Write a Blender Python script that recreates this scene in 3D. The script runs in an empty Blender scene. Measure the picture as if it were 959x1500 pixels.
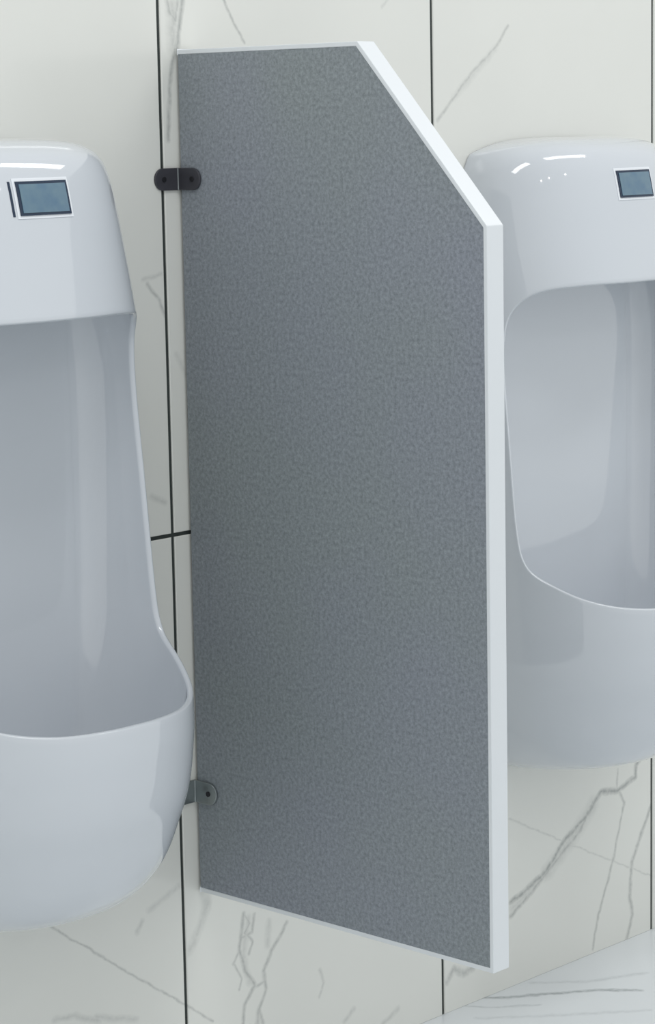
import bpy, bmesh, math
import numpy as np
from mathutils import Vector, Matrix

PI = math.pi
S = bpy.context.scene
COL = S.collection

# ------------------------------------------------------------------ camera, world, lights, exposure
cam_d = bpy.data.cameras.new('camera')
cam_d.sensor_fit = 'HORIZONTAL'
cam_d.sensor_width = 36.0
cam_d.lens = 36.0 * 3684.7 / 959.0
cam_d.clip_start = 0.05
cam = bpy.data.objects.new('camera', cam_d)
COL.objects.link(cam)
yaw, pitch, roll = 0.8109, -0.1544, -0.0190
cy, sy, cp, sp = math.cos(yaw), math.sin(yaw), math.cos(pitch), math.sin(pitch)
look = Vector((sy * cp, cy * cp, sp))
right = Vector((cy, -sy, 0.0))
up = right.cross(look)
cr, sr = math.cos(roll), math.sin(roll)
r2 = right * cr + up * sr
u2 = up * cr - right * sr
m = Matrix((r2, u2, -look)).transposed().to_4x4()
m.translation = Vector((-2.1848, -2.3515, 1.317))
cam.matrix_world = m
S.camera = cam

world = bpy.data.worlds.new('world')
S.world = world
world.use_nodes = True
wn = world.node_tree
wn.nodes['Background'].inputs[0].default_value = (0.86, 0.885, 0.89, 1)
wn.nodes['Background'].inputs[1].default_value = 0.94

def area(name, loc, target, sx, sy_, power, color=(1, 1, 1)):
    l = bpy.data.lights.new(name, 'AREA')
    l.shape = 'RECTANGLE'
    l.size, l.size_y = sx, sy_
    l.energy = power
    l.color = color
    o = bpy.data.objects.new(name, l)
    COL.objects.link(o)
    o.location = loc
    o.rotation_euler = (Vector(target) - Vector(loc)).to_track_quat('-Z', 'Y').to_euler()
    return o

area('ceiling_light_left', (-0.75, -1.05, 2.62), (-0.75, -1.0, 0), 1.2, 0.30, 9, (1.0, 1.0, 1.0))
area('ceiling_light_right', (1.15, -1.05, 2.62), (1.15, -1.0, 0), 1.2, 0.30, 9, (1.0, 1.0, 1.0))
for k, (lx_, ly_) in enumerate(((-0.62, -2.9), (-0.05, -2.9), (0.95, -2.9))):
    dl = area('downlight', (lx_, ly_, 2.62), (lx_, ly_, 0), 0.07, 0.07, 1.6)
    dl.data.shape = 'DISK'

S.view_settings.view_transform = 'Standard'
S.view_settings.look = 'None'
S.view_settings.exposure = 0.0
S.view_settings.gamma = 1.0
S.view_settings.use_curve_mapping = False

# ------------------------------------------------------------------ helpers
def link(name, me, mats, parent=None, smooth=False):
    o = bpy.data.objects.new(name, me)
    COL.objects.link(o)
    for mt in (mats if isinstance(mats, (list, tuple)) else [mats]):
        me.materials.append(mt)
    if smooth:
        for p in me.polygons:
            p.use_smooth = True
    if parent is not None:
        o.parent = parent
    return o

def from_bm(name, bm, mats, parent=None, smooth=False):
    bmesh.ops.recalc_face_normals(bm, faces=bm.faces)
    me = bpy.data.meshes.new(name)
    bm.to_mesh(me)
    bm.free()
    return link(name, me, mats, parent, smooth)

def empty(name, loc, label, cat, group=None):
    o = bpy.data.objects.new(name, None)
    COL.objects.link(o)
    o.location = loc
    o.empty_display_size = 0.1
    o['label'] = label
    o['category'] = cat
    if group:
        o['group'] = group
    return o

def add_prism(bm, pts, axis, a, b, mat=0):
    """extrude polygon pts (2D) between a and b along axis ('X','Y','Z')"""
    def P(p, h):
        return {'X': (h, p[0], p[1]), 'Y': (p[0], h, p[1]), 'Z': (p[0], p[1], h)}[axis]
    v0 = [bm.verts.new(P(p, a)) for p in pts]
    v1 = [bm.verts.new(P(p, b)) for p in pts]
    fs = [bm.faces.new(v0), bm.faces.new(v1[::-1])]
    n = len(pts)
    for i in range(n):
        fs.append(bm.faces.new((v0[i], v1[i], v1[(i + 1) % n], v0[(i + 1) % n])))
    for f in fs:
        f.material_index = mat
    return v0, v1, fs

def bevel(bm, w, seg=2, angle=0.5):
    es = [e for e in bm.edges if len(e.link_faces) == 2 and e.calc_face_angle(0) > angle]
    bmesh.ops.bevel(bm, geom=es, offset=w, segments=seg, profile=0.5, affect='EDGES', clamp_overlap=True)

# ------------------------------------------------------------------ materials
def new_mat(name):
    mt = bpy.data.materials.new(name)
    mt.use_nodes = True
    nt = mt.node_tree
    return mt, nt, nt.nodes['Principled BSDF']

def simple(name, col, rough=0.4, metal=0.0, coat=0.0, var=0.03, scale=30, bump=0.0):
    mt, nt, b = new_mat(name)
    n = nt.nodes.new('ShaderNodeTexNoise')
    n.inputs['Scale'].default_value = scale
    n.inputs['Detail'].default_value = 3
    tc = nt.nodes.new('ShaderNodeTexCoord')
    nt.links.new(tc.outputs['Object'], n.inputs['Vector'])
    mx = nt.nodes.new('ShaderNodeMix')
    mx.data_type = 'RGBA'
    mx.inputs['A'].default_value = (*[c * (1 - var) for c in col], 1)
    mx.inputs['B'].default_value = (*[min(1, c * (1 + var)) for c in col], 1)
    nt.links.new(n.outputs['Fac'], mx.inputs['Factor'])
    nt.links.new(mx.outputs['Result'], b.inputs['Base Color'])
    b.inputs['Roughness'].default_value = rough
    b.inputs['Metallic'].default_value = metal
    b.inputs['Coat Weight'].default_value = coat
    b.inputs['Coat Roughness'].default_value = 0.03
    if bump:
        bp = nt.nodes.new('ShaderNodeBump')
        bp.inputs['Strength'].default_value = bump
        bp.inputs['Distance'].default_value = 0.001
        nt.links.new(n.outputs['Fac'], bp.inputs['Height'])
        nt.links.new(bp.outputs['Normal'], b.inputs['Normal'])
    return mt

WALL_VEINS = [
    (0.003, 0.75, [(0.042, 1.4705), (0.0348, 1.4366), (0.0301, 1.4069)]),
    (0.0025, 0.6, [(0.0149, 1.47), (0.0201, 1.4532), (0.028, 1.4449), (0.0337, 1.4704)]),
    (0.007, 0.45, [(0.0252, 1.4634), (0.0244, 1.4111)]),
    (0.0025, 0.6, [(0.0294, 1.4196), (0.0184, 1.3772), (0.013, 1.3305), (0.0105, 1.2965)]),
    (0.0016, 0.55, [(0.1119, 1.4763), (0.1351, 1.4379), (0.1506, 1.419)]),
    (0.002, 0.45, [(0.6882, 1.4472), (0.6584, 1.4159), (0.6045, 1.3791), (0.559, 1.339), (0.529, 1.3146)]),
    (0.004, 0.2, [(0.6583, 1.414), (0.5665, 1.3466)]),
    (0.002, 0.5, [(-0.0317, 1.1175), (-0.0127, 1.0956), (0.0015, 1.0634)]),
    (0.002, 0.3, [(-0.0397, 1.1231), (-0.0079, 1.1281)]),
    (0.003, 0.2, [(0.0142, 1.024), (0.0301, 0.9981)]),
    (0.003, 0.3, [(-0.0356, 0.8462), (-0.0122, 0.8363)]),
    (0.0034, 0.8, [(1.0132, 0.2965), (0.9967, 0.2863), (0.9948, 0.2663), (0.9494, 0.2533), (0.9048, 0.2604), (0.8659, 0.2288), (0.8103, 0.2015), (0.7657, 0.1635), (0.7069, 0.1427), (0.6788, 0.1344)]),
    (0.0032, 0.6, [(0.8835, 0.2472), (0.8518, 0.2098), (0.8102, 0.1861), (0.7759, 0.1655), (0.7234, 0.1365), (0.6785, 0.1128)]),
    (0.009000000000000001, 0.35, [(0.8835, 0.2428), (0.831, 0.2012), (0.7657, 0.1613)]),
    (0.005, 0.3, [(0.7657, 0.1613), (0.6819, 0.1228)]),
    (0.004, 0.3, [(0.1192, 0.2491), (0.107, 0.1992), (0.1187, 0.1574)]),
    (0.0018000000000000002, 0.4, [(0.9477, 0.2872), (0.9459, 0.2608)]),
    (0.0022, 0.55, [(0.9476, 0.257), (0.9657, 0.2296), (0.9548, 0.1993), (0.9384, 0.1467), (0.9222, 0.111), (0.897, 0.0608), (0.8825, 0.008)]),
    (0.003, 0.6, [(1.0411, 0.2147), (1.0225, 0.1844), (0.9857, 0.1278), (0.9802, 0.0687), (0.9875, 0.0383), (0.9673, -0.0093)]),
    (0.0026000000000000003, 0.6, [(0.1103, 0.258), (0.0996, 0.2089), (0.1115, 0.1768), (0.1277, 0.1511), (0.1073, 0.1295), (0.1037, 0.0984)]),
    (0.0022, 0.5, [(0.1297, 0.2513), (0.125, 0.2274), (0.1027, 0.2253)]),
    (0.0024, 0.55, [(0.1927, 0.2239), (0.1622, 0.1926), (0.1455, 0.1677), (0.1499, 0.1412), (0.1345, 0.1161), (0.1429, 0.0873)]),
    (0.0018000000000000002, 0.5, [(0.1103, 0.258), (0.1215, 0.2418), (0.1107, 0.231), (0.1258, 0.2136), (0.1175, 0.1984)]),
    (0.0016, 0.45, [(0.0996, 0.2089), (0.0886, 0.1925), (0.1034, 0.1693), (0.0977, 0.1534)]),
    (0.003, 0.5, [(0.1345, 0.1161), (0.1298, 0.092)]),
    (0.003, 0.3, [(0.3847, 0.0239), (0.4191, 0.037)]),
    (0.003, 0.3, [(0.3057, 0.0503), (0.3246, 0.0633)]),
    (0.0018000000000000002, 0.5, [(0.1277, 0.1492), (0.1477, 0.1535)]),
    (0.004, 0.3, [(0.1569, 0.2329), (0.1545, 0.2014)]),
    (0.005, 0.3, [(0.0435, 0.2897), (0.0298, 0.261), (0.0087, 0.2324)]),
    (0.003, 0.35, [(-0.0746, 0.2928), (-0.0835, 0.2803)]),
    (0.003, 0.25, [(-0.0077, 0.3246), (-0.0621, 0.3045)]),
    (0.004, 0.5, [(0.529, 0.0489), (0.5433, 0.0641), (0.5682, 0.0511), (0.5873, 0.0546)]),
    (0.003, 0.35, [(-0.2274, 0.2023), (-0.1935, 0.1982), (-0.1539, 0.1797)]),
    (0.003, 0.3, [(-0.1594, 0.1868), (-0.0895, 0.1635)]),
    (0.002, 0.3, [(0.256, 0.1404), (0.2638, 0.1183), (0.2549, 0.1007)]),
    (0.0013000000000000002, 0.5, [(-0.2371, 0.3317), (-0.1217, 0.2461), (0.0476, 0.123)]),
    (0.0012, 0.3, [(0.6754, 0.2661), (0.8517, 0.18), (1.0413, 0.0896)]),
    (0.002, 0.25, [(0.4179, 1.4692), (0.435, 1.4842)]),
]
FLOOR_VEINS = [
    (0.004, 0.7, [(0.6162, -0.0019), (0.6405, -0.0259), (0.6981, -0.0658), (0.757, -0.1117), (0.7934, -0.1592)]),
    (0.003, 0.3, [(0.5689, -0.0014), (0.5896, -0.0347), (0.645, -0.0817)]),
    (0.004, 0.25, [(0.7138, -0.0134), (0.7729, -0.0734), (0.8632, -0.117)]),
    (0.004, 0.22, [(0.5409, -0.0489), (0.6152, -0.1184), (0.7318, -0.2196)]),
]

def seg_group():
    g = bpy.data.node_groups.new('vein_segment', 'ShaderNodeTree')
    for nm, tp in (('P', 'NodeSocketVector'), ('A', 'NodeSocketVector'), ('B', 'NodeSocketVector'),
                   ('Width', 'NodeSocketFloat'), ('Strength', 'NodeSocketFloat'), ('Prev', 'NodeSocketFloat')):
        g.interface.new_socket(nm, in_out='INPUT', socket_type=tp)
    g.interface.new_socket('Fac', in_out='OUTPUT', socket_type='NodeSocketFloat')
    i = g.nodes.new('NodeGroupInput'); o = g.nodes.new('NodeGroupOutput')
    def vm(op, *a):
        n = g.nodes.new('ShaderNodeVectorMath'); n.operation = op
        for k, s in enumerate(a): g.links.new(s, n.inputs[k])
        return n
    def mm(op, *a, clamp=False):
        n = g.nodes.new('ShaderNodeMath'); n.operation = op; n.use_clamp = clamp
        for k, s in enumerate(a):
            if isinstance(s, (int, float)): n.inputs[k].default_value = s
            else: g.links.new(s, n.inputs[k])
        return n.outputs[0]
    pa = vm('SUBTRACT', i.outputs['P'], i.outputs['A']).outputs[0]
    ba = vm('SUBTRACT', i.outputs['B'], i.outputs['A']).outputs[0]
    h = mm('DIVIDE', vm('DOT_PRODUCT', pa, ba).outputs['Value'], vm('DOT_PRODUCT', ba, ba).outputs['Value'], clamp=True)
    sc = g.nodes.new('ShaderNodeVectorMath'); sc.operation = 'SCALE'
    g.links.new(ba, sc.inputs[0]); g.links.new(h, sc.inputs['Scale'])
    d = vm('LENGTH', vm('SUBTRACT', pa, sc.outputs[0]).outputs[0]).outputs['Value']
    f = mm('SUBTRACT', 1.0, mm('DIVIDE', d, i.outputs['Width']), clamp=True)
    f = mm('MULTIPLY', f, i.outputs['Strength'])
    f = mm('MULTIPLY', f, 1.0, clamp=True)
    g.links.new(mm('MAXIMUM', f, i.outputs['Prev']), o.inputs['Fac'])
    return g
SEG = seg_group()

def marble(name, base, dark, veins, plane, rough, wob=0.0035, bump=0.0):
    mt, nt, b = new_mat(name)
    L = nt.links.new
    tc = nt.nodes.new('ShaderNodeTexCoord')
    sp_ = nt.nodes.new('ShaderNodeSeparateXYZ'); L(tc.outputs['Object'], sp_.inputs[0])
    cb = nt.nodes.new('ShaderNodeCombineXYZ')
    L(sp_.outputs['X'], cb.inputs['X'])
    L(sp_.outputs['Z' if plane == 'XZ' else 'Y'], cb.inputs['Z'])
    def noise(scale, detail, src=None):
        n = nt.nodes.new('ShaderNodeTexNoise')
        n.inputs['Scale'].default_value = scale
        n.inputs['Detail'].default_value = detail
        L(src or tc.outputs['Object'], n.inputs['Vector'])
        return n
    n1 = noise(48, 5)
    s1 = nt.nodes.new('ShaderNodeVectorMath'); s1.operation = 'SUBTRACT'
    L(n1.outputs['Color'], s1.inputs[0]); s1.inputs[1].default_value = (0.5, 0.5, 0.5)
    s2 = nt.nodes.new('ShaderNodeVectorMath'); s2.operation = 'MULTIPLY_ADD'
    L(s1.outputs[0], s2.inputs[0]); s2.inputs[1].default_value = (wob * 2.2, 0, wob * 2.2)
    L(cb.outputs[0], s2.inputs[2])
    prev = None
    for w, st, pts in veins:
        for (a, c) in zip(pts[:-1], pts[1:]):
            g = nt.nodes.new('ShaderNodeGroup'); g.node_tree = SEG
            L(s2.outputs[0], g.inputs['P'])
            g.inputs['A'].default_value = (a[0], 0, a[1])
            g.inputs['B'].default_value = (c[0], 0, c[1])
            g.inputs['Width'].default_value = w * 2.1
            g.inputs['Strength'].default_value = st
            if prev is None: g.inputs['Prev'].default_value = 0.0
            else: L(prev, g.inputs['Prev'])
            prev = g.outputs[0]
    nb = noise(120, 2)
    mr = nt.nodes.new('ShaderNodeMapRange')
    mr.inputs['From Min'].default_value = 0.3; mr.inputs['From Max'].default_value = 0.6
    mr.inputs['To Min'].default_value = 0.55; mr.inputs['To Max'].default_value = 1.0
    L(nb.outputs['Fac'], mr.inputs['Value'])
    mu = nt.nodes.new('ShaderNodeMath'); mu.operation = 'MULTIPLY'
    L(prev, mu.inputs[0]); L(mr.outputs[0], mu.inputs[1])
    # broad soft clouding of the stone
    nc = noise(3.2, 4)
    m1 = nt.nodes.new('ShaderNodeMix'); m1.data_type = 'RGBA'
    m1.inputs['A'].default_value = (*[c * 0.94 for c in base], 1)
    m1.inputs['B'].default_value = (*[min(1, c * 1.05) for c in base], 1)
    L(nc.outputs['Fac'], m1.inputs['Factor'])
    m2 = nt.nodes.new('ShaderNodeMix'); m2.data_type = 'RGBA'
    L(mu.outputs[0], m2.inputs['Factor'])
    L(m1.outputs['Result'], m2.inputs['A'])
    m2.inputs['B'].default_value = (*dark, 1)
    L(m2.outputs['Result'], b.inputs['Base Color'])
    b.inputs['Roughness'].default_value = rough
    return mt

M = {}
WALLM = []
def tile_of(v):
    xm = sum(p[0] for p in v[2]) / len(v[2]); zm = sum(p[1] for p in v[2]) / len(v[2])
    return (max(0, min(3, int(math.floor(xm / 0.52)) + 1)), 0 if zm < 0.79 else 1)
for ti in range(4):
    for tj in range(2):
        vs = [v for v in WALL_VEINS if tile_of(v) == (ti, tj) or (len(v[2]) == 3 and v[0] < 0.0015 and tj == 0)]
        WALLM.append(marble('marble_wall_tile', (0.745, 0.75, 0.71), (0.25, 0.265, 0.26), vs or [(0.001, 0.0, [(9, 9), (9, 9.1)])], 'XZ', 0.13))
M['floor'] = marble('marble_floor', (0.80, 0.83, 0.85), (0.2, 0.23, 0.24), FLOOR_VEINS, 'XY', 0.25, wob=0.006)
M['grout'] = simple('dark_grout', (0.028, 0.036, 0.034), 0.8, var=0.2, scale=200)
M['porcelain'] = simple('glazed_porcelain', (0.60, 0.632, 0.672), 0.06, coat=0.6, var=0.006, scale=6)
M['trim'] = simple('white_aluminium_edging', (0.73, 0.76, 0.785), 0.32, var=0.01)
M['black'] = simple('black_bracket_metal', (0.055, 0.055, 0.066), 0.4, metal=0.2, var=0.2, scale=80)
M['chrome'] = simple('brushed_steel', (0.30, 0.33, 0.335), 0.28, metal=0.85, var=0.1, scale=120)
M['screw'] = simple('dark_screw', (0.03, 0.03, 0.035), 0.4, metal=0.6, var=0.1)
M['sensor_dark'] = simple('sensor_border', (0.012, 0.028, 0.06), 0.15, var=0.15)
M['sensor_white'] = simple('sensor_surround', (0.80, 0.83, 0.87), 0.15, var=0.01)

def sensor_glass():
    mt, nt, b = new_mat('sensor_glass')
    tc = nt.nodes.new('ShaderNodeTexCoord')
    n = nt.nodes.new('ShaderNodeTexNoise'); n.inputs['Scale'].default_value = 60
    nt.links.new(tc.outputs['Object'], n.inputs['Vector'])
    mx = nt.nodes.new('ShaderNodeMix'); mx.data_type = 'RGBA'
    mx.inputs['A'].default_value = (0.06, 0.14, 0.24, 1)
    mx.inputs['B'].default_value = (0.15, 0.24, 0.28, 1)
    nt.links.new(n.outputs['Fac'], mx.inputs['Factor'])
    nt.links.new(mx.outputs['Result'], b.inputs['Base Color'])
    b.inputs['Roughness'].default_value = 0.06
    b.inputs['Coat Weight'].default_value = 0.5
    return mt
M['sensor_glass'] = sensor_glass()

def laminate():
    mt, nt, b = new_mat('grey_speckled_laminate')
    L = nt.links.new
    tc = nt.nodes.new('ShaderNodeTexCoord')
    def noise(scale, detail, r=0.6):
        n = nt.nodes.new('ShaderNodeTexNoise')
        n.inputs['Scale'].default_value = scale
        n.inputs['Detail'].default_value = detail
        n.inputs['Roughness'].default_value = r
        L(tc.outputs['Object'], n.inputs['Vector'])
        return n
    a = noise(210, 4, 0.75)
    r = nt.nodes.new('ShaderNodeValToRGB')
    r.color_ramp.elements[0].position = 0.30
    r.color_ramp.elements[0].color = (0.160, 0.178, 0.192, 1)
    r.color_ramp.elements[1].position = 0.72
    r.color_ramp.elements[1].color = (0.325, 0.352, 0.375, 1)
    L(a.outputs['Fac'], r.inputs[0])
    c = noise(2.5, 2)
    r2_ = nt.nodes.new('ShaderNodeValToRGB')
    r2_.color_ramp.elements[0].position = 0.35
    r2_.color_ramp.elements[0].color = (0.97, 1.0, 0.98, 1)
    r2_.color_ramp.elements[1].position = 0.65
    r2_.color_ramp.elements[1].color = (0.99, 0.99, 1.06, 1)
    L(c.outputs['Fac'], r2_.inputs[0])
    mx = nt.nodes.new('ShaderNodeMix'); mx.data_type = 'RGBA'; mx.blend_type = 'MULTIPLY'
    mx.inputs['Factor'].default_value = 1
    L(r.outputs[0], mx.inputs['A']); L(r2_.outputs[0], mx.inputs['B'])
    L(mx.outputs['Result'], b.inputs['Base Color'])
    b.inputs['Roughness'].default_value = 0.5
    bp = nt.nodes.new('ShaderNodeBump')
    bp.inputs['Strength'].default_value = 0.25
    bp.inputs['Distance'].default_value = 0.0006
    L(a.outputs['Fac'], bp.inputs['Height']); L(bp.outputs['Normal'], b.inputs['Normal'])
    return mt
M['laminate'] = laminate()

# ------------------------------------------------------------------ setting: tiled wall and floor
TW, TH, Z1 = 0.52, 1.04, 0.7919     # tile width, tile height, one horizontal joint
GAP = 0.0052
bm = bmesh.new()
X0, X1 = -4, 6
zs = [0.0, Z1, Z1 + TH, Z1 + 2 * TH]
add_prism(bm, [(X0 * TW, 0), (X1 * TW, 0), (X1 * TW, 2.7), (X0 * TW, 2.7)], 'Y', 0.0022, 0.10, 1)
for i in range(X0, X1):
    for j in range(3):
        a, b_ = i * TW + GAP / 2, (i + 1) * TW - GAP / 2
        c, d = zs[j] + (GAP / 2 if j else 0), min(zs[j + 1], 2.7) - GAP / 2
        e = 0.0011
        back = [bm.verts.new(p) for p in ((a, 0.0022, c), (b_, 0.0022, c), (b_, 0.0022, d), (a, 0.0022, d))]
        mid = [bm.verts.new((v.co.x, 0.0009, v.co.z)) for v in back]
        fr = [bm.verts.new(p) for p in ((a + e, 0, c + e), (b_ - e, 0, c + e), (b_ - e, 0, d - e), (a + e, 0, d - e))]
        for r0, r1 in ((back, mid), (mid, fr)):
            for k in range(4):
                bm.faces.new((r0[k], r0[(k + 1) % 4], r1[(k + 1) % 4], r1[k]))
        f = bm.faces.new(fr)
        f.material_index = 2 + max(0, min(3, i + 1)) * 2 + (0 if j == 0 else 1)
wall = from_bm('wall_back', bm, [WALLM[0], M['grout']] + WALLM)
wall['kind'] = 'structure'

bm = bmesh.new()
add_prism(bm, [(-5, -6), (5, -6), (5, 0.10), (-5, 0.10)], 'Z', -0.05, 0.0)
floor = from_bm('floor', bm, M['floor'])
floor['kind'] = 'structure'

# ------------------------------------------------------------------ urinals
#            z      half width  depth
PROFILE = [(1.280, 0.168, 0.000), (1.2795, 0.171, 0.050), (1.277, 0.175, 0.095), (1.270, 0.180, 0.121),
           (1.258, 0.186, 0.138), (1.238, 0.191, 0.149), (1.200, 0.197, 0.159), (1.150, 0.203, 0.169),
           (1.080, 0.209, 0.184), (1.035, 0.211, 0.194), (0.980, 0.212, 0.210), (0.880, 0.212, 0.238),
           (0.780, 0.212, 0.262), (0.700, 0.211, 0.282), (0.640, 0.210, 0.290), (0.600, 0.210, 0.292),
           (0.560, 0.208, 0.289), (0.520, 0.204, 0.283), (0.478, 0.194, 0.269), (0.436, 0.180, 0.252),
           (0.402, 0.160, 0.226), (0.378, 0.136, 0.190), (0.365, 0.115, 0.140), (0.358, 0.100, 0.080),
           (0.357, 0.090, 0.000)]
PROFILE = [(z , a, d) for z, a, d in PROFILE]
PR = np.array(PROFILE)
seg = np.sqrt((np.diff(PR[:, 0]) ** 2) + np.diff(PR[:, 2]) ** 2)
VV = np.concatenate([[0], np.cumsum(seg)]); VV /= VV[-1]

def pchip(x, y, xi):
    h = np.diff(x); dl = np.diff(y) / h
    mm = np.zeros(len(x)); mm[0], mm[-1] = dl[0], dl[-1]
    for k in range(1, len(x) - 1):
        if dl[k - 1] * dl[k] > 0:
            w1, w2 = 2 * h[k] + h[k - 1], h[k] + 2 * h[k - 1]
            mm[k] = (w1 + w2) / (w1 / dl[k - 1] + w2 / dl[k])
    k = np.clip(np.searchsorted(x, xi) - 1, 0, len(h) - 1)
    t = (xi - x[k]) / h[k]
    return (y[k] * (1 + 2 * t) * (1 - t) ** 2 + mm[k] * h[k] * t * (1 - t) ** 2
            + y[k + 1] * t * t * (3 - 2 * t) + mm[k + 1] * h[k] * t * t * (t - 1))

vs_dense = np.linspace(0, 1, 2000)
z_dense = pchip(VV, PR[:, 0], vs_dense)
NEXP = 2.35
def surf(phi, v):
    """point on the outer skin; phi in degrees from the front centre, v from top to bottom"""
    v = np.clip(v, 0, 1)
    z = pchip(VV, PR[:, 0], v); a = pchip(VV, PR[:, 1], v); d = pchip(VV, PR[:, 2], v)
    c = np.clip(np.cos(np.radians(phi)), 0, 1); s = np.sin(np.radians(phi))
    x = a * np.sign(s) * np.abs(s) ** (2 / NEXP); y = d * c ** (2 / NEXP)
    drop = 0.034 * np.abs(x / 0.2) ** 3 * np.clip(1 - y / 0.17, 0, 1) * np.clip((z - 1.12) / 0.15, 0, 1)
    return np.stack([x, -y, z - drop], -1)
def v_of_z(z):
    return np.interp(-z, -z_dense, vs_dense)

def opening_loop(n=320):
    """rounded opening in (phi, z)"""
    PH, ZT, ZB = 70.5, 1.078, 0.622
    pts = []
    def arc(cx, cz, rx, rz, a0, a1, k, e=2.0):
        for i in range(k):
            t = math.radians(a0 + (a1 - a0) * i / (k - 1))
            c, s = math.cos(t), math.sin(t)
            pts.append((cx + rx * math.copysign(abs(c) ** (2 / e), c), cz + rz * math.copysign(abs(s) ** (2 / e), s)))
    z1 = ZB + 0.13
    for i in range(20): pts.append((22 * i / 20, ZT))
    top = [(0, ZT), (22, ZT), (36, ZT - 0.002), (46, ZT - 0.005), (54, ZT - 0.012), (60, ZT - 0.023), (65, ZT - 0.040),
           (68.3, ZT - 0.066), (70, ZT - 0.105), (PH, ZT - 0.165), (PH, z1), (PH - 0.3, z1 - 0.03)]
    T_ = [np.array(q) for q in top]
    for i in range(1, len(T_) - 2):
        for k in range(10):
            t = k / 10
            q0, q1, q2_, q3_ = T_[i - 1:i + 3]
            if i == 9: pts.append(tuple(q1 + (q2_ - q1) * t)); continue
            pts.append(tuple(0.5 * (2 * q1 + (q2_ - q0) * t + (2 * q0 - 5 * q1 + 4 * q2_ - q3_) * t * t + (3 * q1 - q0 - 3 * q2_ + q3_) * t ** 3)))
    cp_ = np.array([(PH, z1), (PH - 0.3, ZB + 0.100), (PH - 1.2, ZB + 0.076), (PH - 4.0, ZB + 0.054), (60, ZB + 0.037),
                    (50, ZB + 0.019), (38, ZB + 0.007), (24, ZB + 0.001), (8, ZB), (0, ZB)])
    # smooth the control polygon (Catmull-Rom)
    for i in range(len(cp_) - 1):
        q0 = cp_[max(i - 1, 0)]; q1 = cp_[i]; q2_ = cp_[i + 1]; q3_ = cp_[min(i + 2, len(cp_) - 1)]
        for k in range(8):
            t = k / 8
            pts.append(tuple(0.5 * (2 * q1 + (q2_ - q0) * t + (2 * q0 - 5 * q1 + 4 * q2_ - q3_) * t * t + (3 * q1 - q0 - 3 * q2_ + q3_) * t ** 3)))
    pts.append((0, ZB))
    P = np.array(pts)
    P = np.concatenate([P, np.stack([-P[::-1, 0], P[::-1, 1]], -1)[1:-1]])
    q = np.concatenate([P, P[:1]])
    sc = q * np.array([0.005, 1.0])
    L_ = np.concatenate([[0], np.cumsum(np.linalg.norm(np.diff(sc, axis=0), axis=1))])
    t = np.linspace(0, L_[-1], n, endpoint=False)
    return np.stack([np.interp(t, L_, q[:, 0]), np.interp(t, L_, q[:, 1])], -1)

def smooth01(x):
    x = np.clip(x, 0, 1)
    return x * x * (3 - 2 * x)

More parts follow.
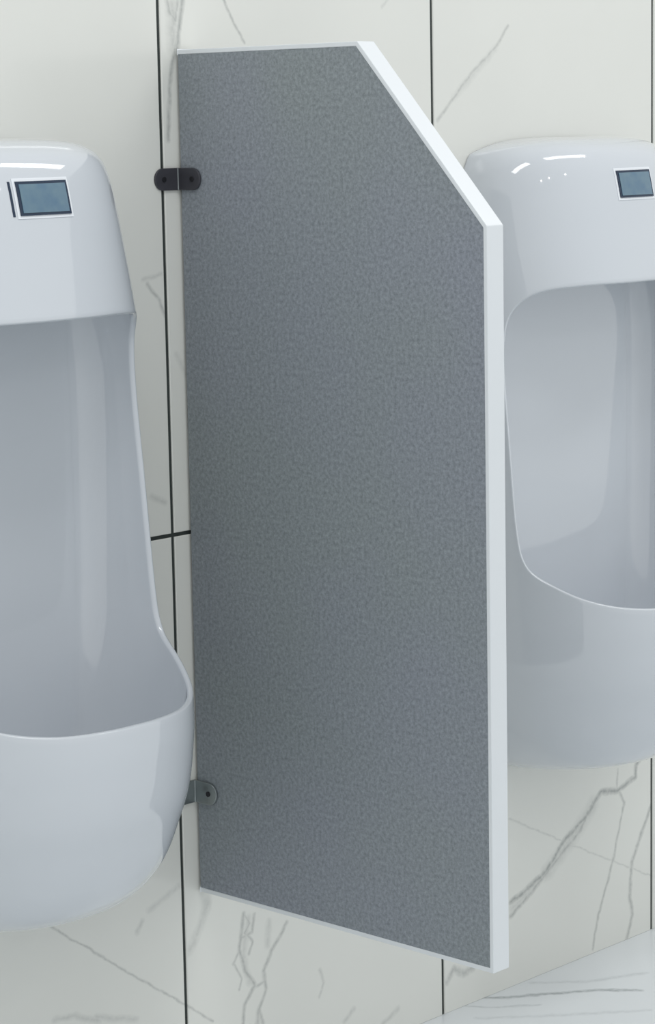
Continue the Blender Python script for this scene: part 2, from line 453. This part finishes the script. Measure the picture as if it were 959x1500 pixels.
def make_body_mesh():
    N = 320
    lp = opening_loop(N)
    phi, z = lp[:, 0], lp[:, 1]
    v = v_of_z(z)
    vc = v_of_z(np.array([0.88]))[0]
    # outer rectangle targets, radial from the opening's middle
    dp, dv = phi, v - vc
    k = np.minimum(90 / np.maximum(np.abs(dp), 1e-6), np.where(dv > 0, (1 - vc) / np.maximum(dv, 1e-6), vc / np.maximum(-dv, 1e-6)))
    tp, tv = dp * k, vc + dv * k
    rings = []
    R_OUT = 70
    for r in range(R_OUT + 1):
        t = 1 - r / R_OUT
        if r < R_OUT: t = t
        rings.append(surf(phi + (tp - phi) * t, v + (tv - v) * t))
    O = rings[-1]
    # rolled rim
    pl = O[:, :2].copy()
    nrm = np.linalg.norm(pl, axis=1, keepdims=True)
    inw = np.concatenate([-pl / nrm, np.zeros((N, 1))], 1)
    wb = smooth01((0.735 - z) / 0.085)
    wt = smooth01((z - 1.01) / 0.060)
    dn = np.zeros((N, 3)); dn[:, 2] = 1
    bias = (wb - wt)[:, None] * dn
    side = (1 - wb - wt)[:, None]
    fw = np.zeros((N, 3)); fw[:, 1] = -1
    outv = bias + side * fw
    T = 0.0075
    for a in (25, 50, 75, 100, 130, 160, 180):
        ar = math.radians(a)
        rings.append(O + inw * (T / 2) * (1 - math.cos(ar)) + outv * (T * 0.38) * math.sin(ar))
    P0 = rings[-1]
    x, d = P0[:, 0], -P0[:, 1]
    cs = (1 - wb - wt)
    zz = P0[:, 2]
    def mk(fs, fb, ft):
        r = [cs * fs[i] + wb * fb[i] + wt * ft[i] for i in range(3)]
        return np.stack([r[0], -r[1], r[2]], -1)
    P1 = mk((x * 0.985, d * 0.62, zz), (x * 0.965, d * 0.965, zz - 0.075), (x * 0.97, d * 0.86, zz + 0.045))
    P2 = mk((x * 0.90, 0.016 + 0 * d, zz), (x * 0.90, d * 0.60, 0.45 + 0 * d), (x * 0.92, 0.02 + 0 * d, zz + 0.055))
    P3 = mk((x * 0.74, 0.026 + 0 * d, zz), (x * 0.74, 0.026 + 0 * d, 0.53 + 0 * d), (x * 0.80, 0.026 + 0 * d, zz + 0.0))
    RI = 44
    for r in range(1, RI + 1):
        t = r / RI
        rings.append((1 - t) ** 3 * P0 + 3 * t * (1 - t) ** 2 * P1 + 3 * t * t * (1 - t) * P2 + t ** 3 * P3)
    E = rings[-1]
    ctr = np.stack([np.zeros(N), np.full(N, -0.026), np.clip(E[:, 2], 0.72, 0.95)], -1)
    for r in range(1, 13):
        t = r / 13.0
        rings.append(E * (1 - t) + ctr * t)
    V = np.concatenate(rings)
    nr = len(rings)
    faces = []
    for r in range(nr - 1):
        for i in range(N):
            j = (i + 1) % N
            faces.append((r * N + i, r * N + j, (r + 1) * N + j, (r + 1) * N + i))
    faces.append(tuple(range(N - 1, -1, -1)))
    faces.append(tuple((nr - 1) * N + i for i in range(N)))
    me = bpy.data.meshes.new('urinal_body')
    me.from_pydata([tuple(p) for p in V], [], faces)
    me.update()
    bm = bmesh.new(); bm.from_mesh(me)
    bmesh.ops.remove_doubles(bm, verts=bm.verts, dist=1e-5)
    bmesh.ops.recalc_face_normals(bm, faces=bm.faces)
    bm.to_mesh(me); bm.free()
    for p in me.polygons: p.use_smooth = True
    return me

def patch(xa, xb, za, zb, off, thick, slices=10, rows=8, hole=None):
    """a thin plate that follows the outer skin between xa..xb and za..zb"""
    bm = bmesh.new()
    def pt(x, z, o):
        v = v_of_z(np.array([z]))
        a = pchip(VV, PR[:, 1], v)[0]; d = pchip(VV, PR[:, 2], v)[0]
        y = -d * max(0, 1 - (abs(x) / a) ** NEXP) ** (1 / NEXP)
        return (x, y - o, z)
    fr = [[bm.verts.new(pt(xa + (xb - xa) * i / slices, za + (zb - za) * j / rows, off)) for i in range(slices + 1)] for j in range(rows + 1)]
    bk = [[bm.verts.new(pt(xa + (xb - xa) * i / slices, za + (zb - za) * j / rows, off - thick)) for i in range(slices + 1)] for j in range(rows + 1)]
    for j in range(rows):
        for i in range(slices):
            bm.faces.new((fr[j][i], fr[j][i + 1], fr[j + 1][i + 1], fr[j + 1][i]))
            bm.faces.new((bk[j][i], bk[j + 1][i], bk[j + 1][i + 1], bk[j][i + 1]))
    for i in range(slices):
        for j in (0, rows):
            bm.faces.new((fr[j][i], fr[j][i + 1], bk[j][i + 1], bk[j][i]))
    for j in range(rows):
        for i in (0, slices):
            bm.faces.new((fr[j][i], bk[j][i], bk[j + 1][i], fr[j + 1][i]))
    bevel(bm, 0.0008, 2, 0.8)
    return bm

body_me = make_body_mesh()
DZ = 0.024
def urinal(x, dz, label, slot):
    root = empty('wall_hung_urinal', (x, -0.0005, DZ + dz), label, 'urinal', 'white porcelain urinals on the marble wall')
    body = bpy.data.objects.new('body', body_me)
    COL.objects.link(body)
    body.parent = root
    if not body_me.materials: body_me.materials.append(M['porcelain'])
    w = from_bm('sensor_surround', patch(-0.0355, 0.0465, 1.1905, 1.2355, 0.0008, 0.004), M['sensor_white'], root)
    s = from_bm('sensor_window', patch(-0.032, 0.043, 1.194, 1.232, 0.0022, 0.004), M['sensor_dark'], root)
    s['label'] = 'dark blue infrared sensor window'
    g = from_bm('sensor_lens', patch(-0.0285, 0.0395, 1.197, 1.229, 0.0030, 0.003), M['sensor_glass'], s)
    if slot:
        from_bm('sensor_slot', patch(-0.0415, -0.0385, 1.193, 1.232, 0.0006, 0.003, slices=2), M['sensor_dark'], root)
    return root
urinal(-0.335, 0.0, 'white porcelain wall-hung urinal left of the grey partition, its rounded bowl overlapping the partition edge', True)
r_ = urinal(0.781, -0.0377, 'white porcelain wall-hung urinal behind and right of the grey partition', False)
r_.scale = (1.07, 0.98, 1.016)

# ------------------------------------------------------------------ partition
XP, T = 0.0264, 0.0293
D1, D2, ZT, ZC, ZB = 0.3128, 0.5084, 1.4085, 1.1954, 0.3100
G = 0.0052
part = empty('privacy_screen', (XP + T / 2, 0, ZB), 'grey speckled privacy panel with white edging and clipped top corner, bracketed to the marble wall', 'partition')
def loc(bm):
    bmesh.ops.translate(bm, verts=bm.verts, vec=(-(XP + T / 2), 0, -ZB))
outline = [(-G, ZB), (-D2, ZB), (-D2, ZC), (-D1, ZT), (-G, ZT)]
def inset(poly, w):
    # offset all edges but the wall edge
    n = len(poly); res = []
    cen = Vector((sum(p[0] for p in poly) / n, sum(p[1] for p in poly) / n))
    lines = []
    for i in range(n):
        a, b_ = Vector(poly[i]), Vector(poly[(i + 1) % n])
        d = (b_ - a).normalized(); nn = Vector((-d.y, d.x))
        if nn.dot(cen - a) < 0: nn = -nn
        ww = 0 if i == n - 1 else w
        lines.append((a + nn * ww, d))
    for i in range(n):
        (a, d), (b_, e) = lines[i - 1], lines[i]
        det = d.x * (-e.y) + e.x * d.y
        r = b_ - a
        t = (r.x * (-e.y) + e.x * r.y) / det
        p = a + d * t
        res.append((p.x, p.y))
    return res
inner = inset(outline, 0.0058)
bm = bmesh.new()
add_prism(bm, inner, 'X', XP + 0.0005, XP + T - 0.0005)
loc(bm)
from_bm('laminate_board', bm, M['laminate'], part)
bm = bmesh.new()
# U-shaped edging: closed strip of quads round the four free sides
prev = None
for o_, i_ in zip([outline[4], outline[3], outline[2], outline[1], outline[0]], [inner[4], inner[3], inner[2], inner[1], inner[0]]):
    ring = [bm.verts.new(p) for p in ((XP, *o_), (XP + T, *o_), (XP + T, *i_), (XP, *i_))]
    if prev:
        for k in range(4):
            bm.faces.new((prev[k], prev[(k + 1) % 4], ring[(k + 1) % 4], ring[k]))
    else:
        bm.faces.new(ring)
    prev = ring
bm.faces.new(prev[::-1])
loc(bm)
bevel(bm, 0.0009, 3, 0.3)
e = from_bm('edge_trim', bm, M['trim'], part)
e['label'] = 'white aluminium edge strip'

def stadium(cx, cz, x_end, half, n=12, sign=-1):
    """plate outline: square at cx, round at the far end x_end (2D)"""
    pts = [(cx, cz - half), (cx, cz + half)]
    c = x_end - sign * half
    for i in range(n + 1):
        a = PI / 2 - PI * i / n
        pts.append((c + sign * half * math.cos(a), cz + half * math.sin(a)))
    return pts
def bracket(zc, half, wl, pl, mat, label):
    th = 0.0032
    bm = bmesh.new()
    # wall leg: in XZ, on the wall; panel leg: in YZ, on the panel face
    add_prism(bm, stadium(XP, zc, wl, half), 'Y', 0.0, -th)
    add_prism(bm, stadium(0.0, zc, pl, half), 'X', XP - th, XP)
    loc(bm)
    bevel(bm, 0.0008, 2, 0.6)
    b_ = from_bm('bracket', bm, mat, part)
    b_['label'] = label
    bm = bmesh.new()
    bmesh.ops.create_cone(bm, cap_ends=True, segments=12, radius1=0.0012, radius2=0.0012, depth=half * 1.94,
                          matrix=Matrix.Translation((XP - th, -th, zc)))
    loc(bm)
    from_bm('bend_highlight', bm, M['chrome'], b_)  # pale steel bead added to stand in for the highlight along the bend
    for k in range(2):
        bm = bmesh.new()
        if k == 0:
            mtx = Matrix.Translation((wl + half * 1.05, -th - 0.0006, zc)) @ Matrix.Rotation(PI / 2, 4, 'X')
        else:
            mtx = Matrix.Translation((XP - th - 0.0006, pl + half * 1.0, zc)) @ Matrix.Rotation(PI / 2, 4, 'Y')
        bmesh.ops.create_cone(bm, cap_ends=True, segments=20, radius1=0.0036, radius2=0.0036, depth=0.0012, matrix=mtx)
        bm2 = bmesh.new()
        loc(bm)
        bevel(bm, 0.0004, 2, 0.6)
        from_bm('screw', bm, M['screw'], b_)
bracket(1.2232 + DZ, 0.0140, -0.0160, -0.0425, M['black'], 'black rounded upper bracket')
bracket(0.4235 + DZ, 0.0150, -0.0120, -0.0430, M['chrome'], 'steel lower bracket')
